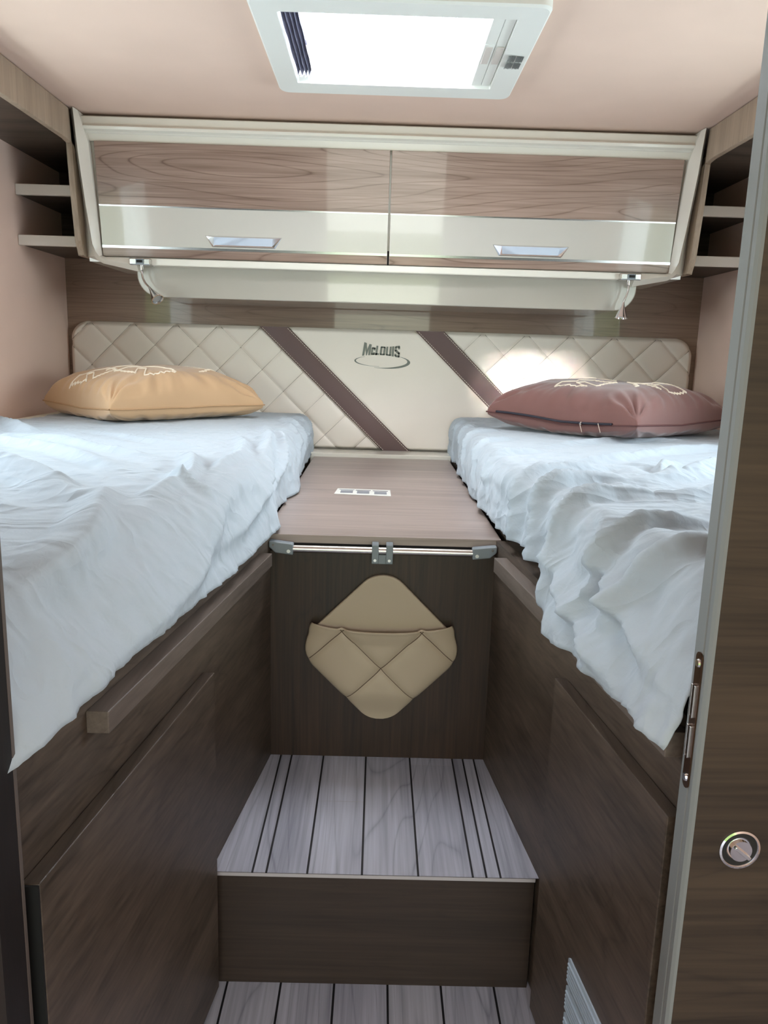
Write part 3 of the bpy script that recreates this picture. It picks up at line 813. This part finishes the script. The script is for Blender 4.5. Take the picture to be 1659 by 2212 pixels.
def fold_field(folds):
    """folds: (points in bed coordinates, height, width, sharpness); returns a height function"""
    prep = []
    for pts, h, w, sk in folds:
        P = [Vector(p) for p in pts]
        # smooth the polyline
        for _ in range(3):
            Q = [P[0]]
            for a, b in zip(P, P[1:]): Q += [a.lerp(b, .25), a.lerp(b, .75)]
            Q.append(P[-1]); P = Q
        L = sum((b-a).length for a, b in zip(P, P[1:]))
        bb = (min(p.x for p in P)-4*w, max(p.x for p in P)+4*w, min(p.y for p in P)-4*w, max(p.y for p in P)+4*w)
        prep.append((P, L, h, w, sk, bb))
    def f(x, y):
        tot = 0
        for P, L, h, w, sk, bb in prep:
            if not (bb[0] < x < bb[1] and bb[2] < y < bb[3]): continue
            best = 1e9; side = 1; along = 0; acc = 0
            for a, b in zip(P, P[1:]):
                dx, dy = b.x-a.x, b.y-a.y; l2 = dx*dx+dy*dy+1e-12
                t = max(0, min(1, ((x-a.x)*dx+(y-a.y)*dy)/l2)); ex, ey = x-a.x-t*dx, y-a.y-t*dy; d = ex*ex+ey*ey
                if d < best: best = d; side = 1 if dx*ey-dy*ex > 0 else -1; along = (acc+t*math.sqrt(l2))/L
                acc += math.sqrt(l2)
            d = math.sqrt(best); ww = w*(1+sk*side)
            e_ = math.sin(math.pi*min(1, max(0, along)))**.5
            tot += 1.25*h*e_*(math.exp(-(d/ww)**1.5)-.28*math.exp(-((d-2.1*ww)/ww)**2))
        return tot
    return f
def bed_sheet(s, label, y0, y1, NU, NV, wall_edge, hem_z, flare, radius, folds, rough, seed, loose):
    zt = .7655; F = fold_field(folds); bm = B(); G = []
    for i in range(NU+1):
        y = y0+(y1-y0)*i/NU; row = []
        E_ = abs(inner_edge(s, y)); a = wall_edge(y); r = radius(y); out = .010
        Lt = a-(E_+r-out); La = r*math.pi/2; zh = hem_z(y); Ld = zt-r-zh; L = Lt+La+Ld
        for j in range(NV+1):
            t = j/NV; d = L*t
            if d < Lt: x, z, nx_, nz_, q = a-d, zt, 0, 1, 0
            elif d < Lt+La:
                th = (d-Lt)/r; x, z, nx_, nz_, q = (E_+r-out)-r*math.sin(th), zt-r+r*math.cos(th), -math.sin(th), math.cos(th), 0
            else:
                q = (d-Lt-La)/max(Ld, 1e-4); x, z, nx_, nz_ = E_-out, zt-r-(d-Lt-La), -1, 0
            dist = d-Lt-La*.5         # distance past the edge, negative on top
            X = a-d                   # unrolled x: keeps running below the edge
            over = ss(dist, -.03, .05)
            h = F(X, y)
            k = rough(X, y, over)
            h += k*(.20-crumple(X*.8, y, seed, 5.0))*.055
            h += k*(.20-crumple(X, y*1.1, seed+31, 13.0))*.020+(.2-crumple(X, y, seed+57, 34.0))*.0065*min(1, k*2)
            # hanging part: soft vertical flutes growing towards the hem
            fl = vnoise(y*9, seed, 1.5)+.5*vnoise(y*23, seed, 4.5)
            fq = max(0, dist)/.12
            h += over*(.003+.009*fq*(.5+fl)*loose)*.9+over*flare(y)*min(1.3, fq)**1.3
            h = max(h, -.0022) if dist < 0 else max(h, -.003)
            row.append(bm.verts.new((s*(x+nx_*h), y+.006*vnoise(X*8, y*8, seed+2)*(1 if 0 < i < NU else 0), z+nz_*h+(.002*fl*q))))
        G.append(row)
    for i in range(NU):
        for j in range(NV): bm.faces.new([G[i][j], G[i+1][j], G[i+1][j+1], G[i][j+1]])
    bmesh.ops.recalc_face_normals(bm, faces=bm.faces[:])
    top = max(bm.faces, key=lambda f: f.calc_center_median().z)
    if top.normal.z < 0: bmesh.ops.reverse_faces(bm, faces=bm.faces[:])
    o = obj('bed_sheet', bm, M_sheet, smooth=True)
    so = o.modifiers.new('thick', 'SOLIDIFY'); so.thickness = .0012; so.offset = -1
    return tag(o, label, 'bed sheet')
# fold lines are given as (unrolled |x| from the centre, y); below the mattress edge |x| keeps counting down
left_folds = [
    ([(1.00, -1.25), (.78, -1.32), (.60, -1.42), (.47, -1.55), (.40, -1.66)], .022, .030, .35),
    ([(.98, -1.00), (.80, -1.05), (.62, -1.18), (.50, -1.32), (.42, -1.42)], .012, .022, -.3),
    ([(.86, -.92), (.70, -.98), (.55, -1.12), (.44, -1.22)], .010, .014, .3),
    ([(.70, -.78), (.56, -.92), (.44, -1.02), (.36, -1.08)], .007, .012, .3),
    ([(.98, -1.52), (.80, -1.58), (.62, -1.70), (.50, -1.86), (.42, -2.0)], .018, .030, .3),
    ([(.90, -1.42), (.74, -1.46), (.58, -1.58), (.46, -1.74)], .009, .014, -.3),
    ([(.80, -1.80), (.62, -1.88), (.50, -2.02), (.44, -2.12)], .016, .024, .2),
    ([(1.02, -.60), (.94, -.72), (.86, -.80), (.80, -.86)], .016, .020, .3),
    ([(.33, -.55), (.27, -.75), (.25, -.95), (.24, -1.15)], .010, .010, .2),
    ([(.30, -.60), (.24, -.80), (.20, -1.00), (.17, -1.20)], .012, .010, -.2),
    ([(.34, -.85), (.29, -1.0), (.27, -1.2), (.29, -1.4)], .010, .012, .2),
    ([(.25, -1.0), (.20, -1.2), (.18, -1.4), (.20, -1.6)], .009, .012, .2),
    ([(.38, -1.15), (.33, -1.3), (.30, -1.45), (.33, -1.62)], .012, .014, .2),
    ([(.36, -1.42), (.30, -1.50), (.25, -1.52)], .010, .008, .2),
    ([(.40, -1.55), (.36, -1.7), (.32, -1.85), (.33, -2.05)], .016, .022, .2),
    ([(.24, -1.45), (.21, -1.65), (.22, -1.85), (.24, -2.10)], .012, .020, .2),
    ([(.28, -.10), (.22, -.20), (.17, -.30)], .010, .007, .2), ([(.29, -.20), (.22, -.32), (.15, -.45)], .010, .008, -.2),
    ([(.30, -.35), (.22, -.48), (.14, -.58)], .011, .008, .2), ([(.27, -.48), (.20, -.62), (.14, -.75)], .009, .008, .2),
]
right_folds = [
    ([(.98, -.95), (.78, -1.05), (.60, -1.22), (.46, -1.36), (.36, -1.40)], .018, .020, .3),
    ([(.95, -1.15), (.75, -1.22), (.60, -1.38), (.48, -1.52), (.38, -1.52)], .018, .018, -.3),
    ([(.90, -1.38), (.72, -1.42), (.55, -1.55), (.44, -1.70)], .020, .018, .3),
    ([(.90, -.78), (.70, -.85), (.52, -1.02), (.40, -1.15), (.30, -1.18)], .012, .016, .2),
    ([(.80, -1.62), (.62, -1.66), (.48, -1.78), (.40, -1.92)], .018, .018, .3),
    ([(.70, -1.85), (.55, -1.86), (.42, -1.95)], .015, .014, .3),
    ([(.42, -1.22), (.34, -1.26), (.26, -1.32), (.19, -1.36), (.13, -1.36)], .018, .012, .2),
    ([(.40, -1.38), (.32, -1.40), (.24, -1.46), (.16, -1.50), (.10, -1.48)], .020, .012, -.2),
    ([(.40, -1.52), (.31, -1.54), (.22, -1.60), (.14, -1.62)], .022, .013, .2),
    ([(.42, -1.72), (.33, -1.72), (.25, -1.76), (.17, -1.72)], .016, .012, -.2),
    ([(.44, -1.86), (.36, -1.86), (.28, -1.84), (.20, -1.80)], .018, .012, .2),
    ([(.36, -.95), (.28, -1.0), (.20, -1.06), (.14, -1.10)], .012, .009, .2),
    ([(.34, -.70), (.27, -.76), (.20, -.84), (.13, -.86)], .010, .008, .2),
    ([(.33, -.50), (.26, -.55), (.19, -.62), (.13, -.66)], .009, .007, .2),
    ([(.32, -.32), (.26, -.38), (.18, -.44), (.13, -.46)], .008, .007, .2),
    ([(.31, -.16), (.25, -.22), (.18, -.26), (.13, -.30)], .008, .007, .2),
    ([(.80, -.62), (.62, -.66), (.46, -.78), (.36, -.90)], .008, .014, .2),
    ([(.60, -1.10), (.52, -1.20), (.50, -1.32)], .012, .010, .2), ([(.72, -1.52), (.62, -1.50), (.54, -1.44)], .012, .010, .2),
    ([(.30, -1.64), (.24, -1.80), (.22, -1.95)], .014, .012, .2), ([(.22, -1.56), (.18, -1.72), (.17, -1.90)], .012, .012, .2),
]
bed_sheet(-1, 'white cotton sheet on the left bed with long soft folds, hanging along the aisle', -2.15, -.045, 330, 180,
    lambda y: 1.040-.085*ss(y, -.80, -.50)+.06*ss(y, -.30, -.10),
    lambda y: .641+.003*math.sin(y*9), lambda y: .020*math.exp(-((y+.80)/.10)**2)+.034*ss(-y, 1.05, 1.3),
    lambda y: .045+.035*ss(-y, 1.35, 1.9), left_folds,
    lambda x, y, o: .24+.20*o+.35*math.exp(-((x-.27)/.07)**2)*ss(y, -1.7, -1.2), 2.0, .6)
bed_sheet(1, 'crumpled white cotton sheet on the right bed, its hem hanging over the rail', -2.013, -.045, 320, 180,
    lambda y: 1.040, lambda y: .655-.052*ss(-y, 1.50, 1.72)+.014*ss(-y, 1.80, 1.95)+.002*math.sin(y*31)+.003*math.sin(y*17+1)-.010*ss(y, -1.25, -1.0),
    lambda y: .006*ss(-y, .9, 1.4)+.031*ss(-y, 1.50, 1.72), lambda y: .040, right_folds,
    lambda x, y, o: .16+.30*ss(-y, .75, 1.25)+.30*o, 7.0, 1.0)


# ------------------------------------------------------------------ cushions
def cushion(name, label, cx, cy, w, d, ang, m, mseam, seedv, zt, zb):
    """w, d full size; ang rotation about z; resting on the sheet at z0"""
    z0 = .770
    r = empty('cushion', (cx, cy, z0), label, 'cushion'); r.rotation_euler = (0, 0, ang)
    N = 96
    def outline(u, v):
        # concave sides, pinched corners
        x = u*(w/2)*(1-.060*(1-v*v)*abs(u)**2-.02*(1-abs(v)))
        y = v*(d/2)*(1-.060*(1-u*u)*abs(v)**2-.02*(1-abs(u)))
        return x, y
    def prof(u, v):
        return ((1-abs(u)**2.8)*(1-abs(v)**2.8))**.34
    def seamz(u, v):
        return .030+.010*abs(u*v)+.004*math.sin(3*u+seedv)
    def wrinkle(u, v):
        e_ = max(abs(u), abs(v)); ang_ = math.atan2(v, u)
        k = 0
        for cu, cv in ((1, 1), (1, -1), (-1, 1), (-1, -1)):
            dd = math.hypot(u-cu, v-cv); a = math.atan2(v-cv, u-cu)
            k += .0060*math.sin(a*15+seedv*3+cu)*math.exp(-(dd/.45)**2)*min(1, dd*6)
        per = noise.noise(Vector((u*2.2+seedv, v*2.2, .3)))*.006+noise.noise(Vector((u*6+seedv, v*6, 2.3)))*.0022
        ed = noise.noise(Vector((ang_*9+seedv, e_*1.5, 0)))*.011*ss(e_, .50, .92)*(1-ss(e_, .97, 1))
        return k+per+ed
    def surf(u, v, top):
        x, y = outline(u, v); p = prof(u, v)
        if top: z = seamz(u, v)+(zt-.030)*p+wrinkle(u, v)*min(1, p*3)
        else:
            z = max(seamz(u, v)-.036*p**.7*1.1+wrinkle(v, u)*.5*min(1, p*2), 0.0)
        return Vector((x, y, z))
    def param(i): 
        t = -1+2*i/N; return math.sin(t*math.pi/2)*.55+t*.45
    bm = B(); T = [[bm.verts.new(surf(param(i), param(j), True)) for i in range(N+1)] for j in range(N+1)]
    Bt = [[T[j][i] if i in (0, N) or j in (0, N) else bm.verts.new(surf(param(i), param(j), False)) for i in range(N+1)] for j in range(N+1)]
    for j in range(N):
        for i in range(N):
            bm.faces.new([T[j][i], T[j][i+1], T[j+1][i+1], T[j+1][i]]); bm.faces.new([Bt[j][i], Bt[j+1][i], Bt[j+1][i+1], Bt[j][i+1]])
    obj('cover', bm, m, r, smooth=True)
    bm = B(); pts = []
    for a, b in (((-1, -1), (1, -1)), ((1, -1), (1, 1)), ((1, 1), (-1, 1)), ((-1, 1), (-1, -1))):
        for k in range(40):
            t = k/40; u, v = a[0]+(b[0]-a[0])*t, a[1]+(b[1]-a[1])*t; pts.append(surf(u, v, True)+Vector((u, v, 0))*.0006)
    pts.append(pts[0]); tube(bm, pts, .0022, 6, cap=False); obj('piping', bm, mseam, r, smooth=True)
    return r, surf
def emb_path(bm, surf, path, wd=.0040, close=False):
    """ribbon of stitching laid on the cushion top, path in u,v"""
    P = list(path)+([path[0]] if close else [])
    dense = []
    for a, b in zip(P, P[1:]):
        n = max(2, int(math.hypot(b[0]-a[0], b[1]-a[1])/.02))
        dense += [(a[0]+(b[0]-a[0])*i/n, a[1]+(b[1]-a[1])*i/n) for i in range(n)]
    dense.append(P[-1])
    tube(bm, [surf(u, v, True)+Vector((0, 0, .0008)) for u, v in dense], wd/2, 6)
def stair(a, b, n, amp=.5):
    """stepped line from a to b"""
    o = [a]
    for k in range(n):
        x0, y0 = a[0]+(b[0]-a[0])*k/n, a[1]+(b[1]-a[1])*k/n; x1, y1 = a[0]+(b[0]-a[0])*(k+1)/n, a[1]+(b[1]-a[1])*(k+1)/n
        o += [(x1, y0), (x1, y1)]
    return o
def motif(bm, surf, cu, cv, sc, rot=0):
    """zigzag-edged diamond with two wedge notches"""
    c, s = math.cos(rot), math.sin(rot)
    T = lambda pts: [(cu+sc*(x*c-y*s), cv+sc*(x*s+y*c)) for x, y in pts]
    p = [(-1.5, -.15)]+stair((-1.5, -.15), (-.30, -.95), 6)[1:]+[(-.30, -.95), (-.55, .0), (-.20, .05), (.10, -.95)]+stair((.10, -.95), (1.1, -.1), 6)[1:]
    p += stair((1.1, -.1), (.35, .65), 5)[1:]+[(-.35, .65), (-.50, .35), (-1.1, .45), (-1.5, -.15)]
    emb_path(bm, surf, T(p))
L_, surfL = cushion('cushion', 'tan cushion with cream stepped embroidery lying on the left bed', -.668, -.350, .490, .400, math.radians(45.5), M_tan, M_tanseam, 1.3, .140, .03)
bm = B(); q = math.radians(-45)
motif(bm, surfL, -.26, -.46, .30, q); obj('embroidery', bm, M_emb, L_); bm = B(); motif(bm, surfL, -.70, .12, .24, q)
obj('embroidery', bm, M_emb, L_)
for pa in (stair((.30, -.62), (.62, -.40), 5)+stair((.62, -.40), (.40, -.05), 5)[1:], stair((-.15, .15), (-.62, .02), 7), [(-.1, .45), (.2, .7), (.35, .5)]+stair((.35, .5), (.75, .25), 6)[1:]):
    bm = B(); emb_path(bm, surfL, pa); obj('embroidery', bm, M_emb, L_)
R_, surfR = cushion('cushion', 'plum brown cushion with a zip and cream stepped embroidery on the right bed', .650, -.430, .475, .520, math.radians(-48), M_plum, M_plumseam, 4.1, .142, .03)
bm = B(); q = math.radians(45)
motif(bm, surfR, -.02, -.42, .27, q); obj('embroidery', bm, M_emb, R_); bm = B(); motif(bm, surfR, .62, .10, .24, q)
obj('embroidery', bm, M_emb, R_)
for pa in (stair((.20, .0), (.60, -.45), 6), [(-.3, .1), (-.62, -.05), (-.62, .25)]+stair((-.62, .25), (-.15, .30), 7)[1:]):
    bm = B(); emb_path(bm, surfR, pa); obj('embroidery', bm, M_emb, R_)
# zip along the front edge of the plum cushion
bm = B(); pts = []
for k in range(60):
    u = -.86+1.55*k/59; p = surfR(u, -1, True); pts.append(p+Vector((0, -.0028, .0035+.004*math.sin(k/59*math.pi))))
tube(bm, pts, .0032, 6); obj('zip', bm, M_zip, R_, smooth=True)
bm = B(); p = surfR(.30, -1, True)+Vector((0, -.006, .008)); cyl(bm, p, p+Vector((.0, -.004, -.004)), .003, seg=12); obj('zip_puller', bm, M_chrome, R_)
for u0 in (.28, .52):
    bm = B()
    p = surfR(u0, -1, True)+Vector((0, -.005, .006)); tube(bm, bez(p, p+Vector((.004, -.006, -.004)), p+Vector((.010, -.008, -.012)), p+Vector((.012, -.006, -.022)), 8), .0007, 5)
    obj('loose_thread', bm, M_emb, R_)

# ------------------------------------------------------------------ sliding door on the right and jamb on the left
dm = empty('door_1', (.275, -2.05, 0), None, None, kind='structure'); dm.rotation_euler = (0, 0, math.radians(2))
DW = .72; TH = .032
bm = B(); box(bm, .003, DW, .0, TH, .008, ZC-.004); obj('door_leaf', bm, M_door, dm)
bm = B(); prism(bm, [(0.003, 0, .008), (.001, .002, .008), (-.001, .005, .008), (-.001, .011, .008), (.0005, .0125, .008), (-.001, .014, .008), (-.001, TH-.003, .008), (.003, TH, .008)], (0, 0, ZC-.012))
obj('edge_profile', bm, mat('grey edge laminate', srgb(132, 136, 136), .42), dm)
zc = .655; hh = .064
bm = B()
pts = [(y, z) for y, z in rrect(.012, 2*hh, .0058)]
prism(bm, [(-.0012, .0165+y, zc+z) for y, z in pts], (-.0012, 0, 0)); lp = obj('lock_plate', bm, M_bronze, dm)
for z in (zc-hh+.010, zc+hh-.010):
    bm = B(); cyl(bm, (-.0022, .0165, z), (-.0040, .0165, z), .0040, .0032, seg=18); obj('screw', bm, M_chrome, lp)
for z0, z1 in ((zc-.034, zc-.004), (zc+.004, zc+.034)):
    for y in (.0140, .0192):
        bm = B(); box(bm, -.0050, -.0015, y-.0009, y+.0009, z0, z1); obj('latch_bar', bm, M_steel, lp, bevel=.0004)
bm = B(); cx_, cz_, rr = .046, .540, .0185; seg = 48; rings = []
for rad, y in ((rr, 0), (rr, -.0016), (rr-.0018, -.0022), (rr-.0026, -.0014), (rr-.0028, .0002)):
    rings.append([bm.verts.new((cx_+rad*math.cos(2*math.pi*k/seg), y, cz_+rad*math.sin(2*math.pi*k/seg))) for k in range(seg)])
for a, b in zip(rings, rings[1:]):
    for k in range(seg): bm.faces.new([a[k], a[(k+1) % seg], b[(k+1) % seg], b[k]])
bmesh.ops.recalc_face_normals(bm, faces=bm.faces[:])
fp = obj('flush_pull', bm, M_chrome, dm, autos=40)
bm = B(); cyl(bm, (cx_, .0001, cz_), (cx_, -.0006, cz_), rr-.0026, seg=48); obj('recess_shade', bm, M_black, fp)  # nearly flat disc; the dark of a deep hollow is put into its black
bm = B(); cyl(bm, (cx_, -.0005, cz_), (cx_, -.0040, cz_), .0118, .0098, seg=40); obj('turn_knob', bm, M_chrome, fp, autos=30)
bm = B(); a = math.radians(-38); c_, s_ = math.cos(a), math.sin(a)
prism(bm, [(cx_+x*c_-z*s_, -.0075, cz_+x*s_+z*c_) for x, z in rrect(.019, .0035, .0015)], (0, .004, 0)); obj('turn_bar', bm, M_silver, fp, bevel=.0006)
# jamb on the left
jm = empty('trim_1', (-.3, -2.13, 0), None, None, kind='structure'); A = At(jm)
A('jamb_board', box(B(), -.60, -.2887, -2.150, -2.113, 0, ZC-.001), wood('jamb laminate', srgb(32, 22, 18), srgb(14, 9, 8), 'Z', .5, 0, .2, 31))
A('jamb_edge', box(B(), -.60, -.2885, -2.113, -2.107, 0, ZC-.001), mat('jamb edge band', srgb(92, 82, 76), .5), bevel=.001)
bm = B(); box(bm, -XW, -.60, -2.150, -2.106, 0, ZC); tag(obj('wall_partition_left', bm, M_wz), kind='structure')
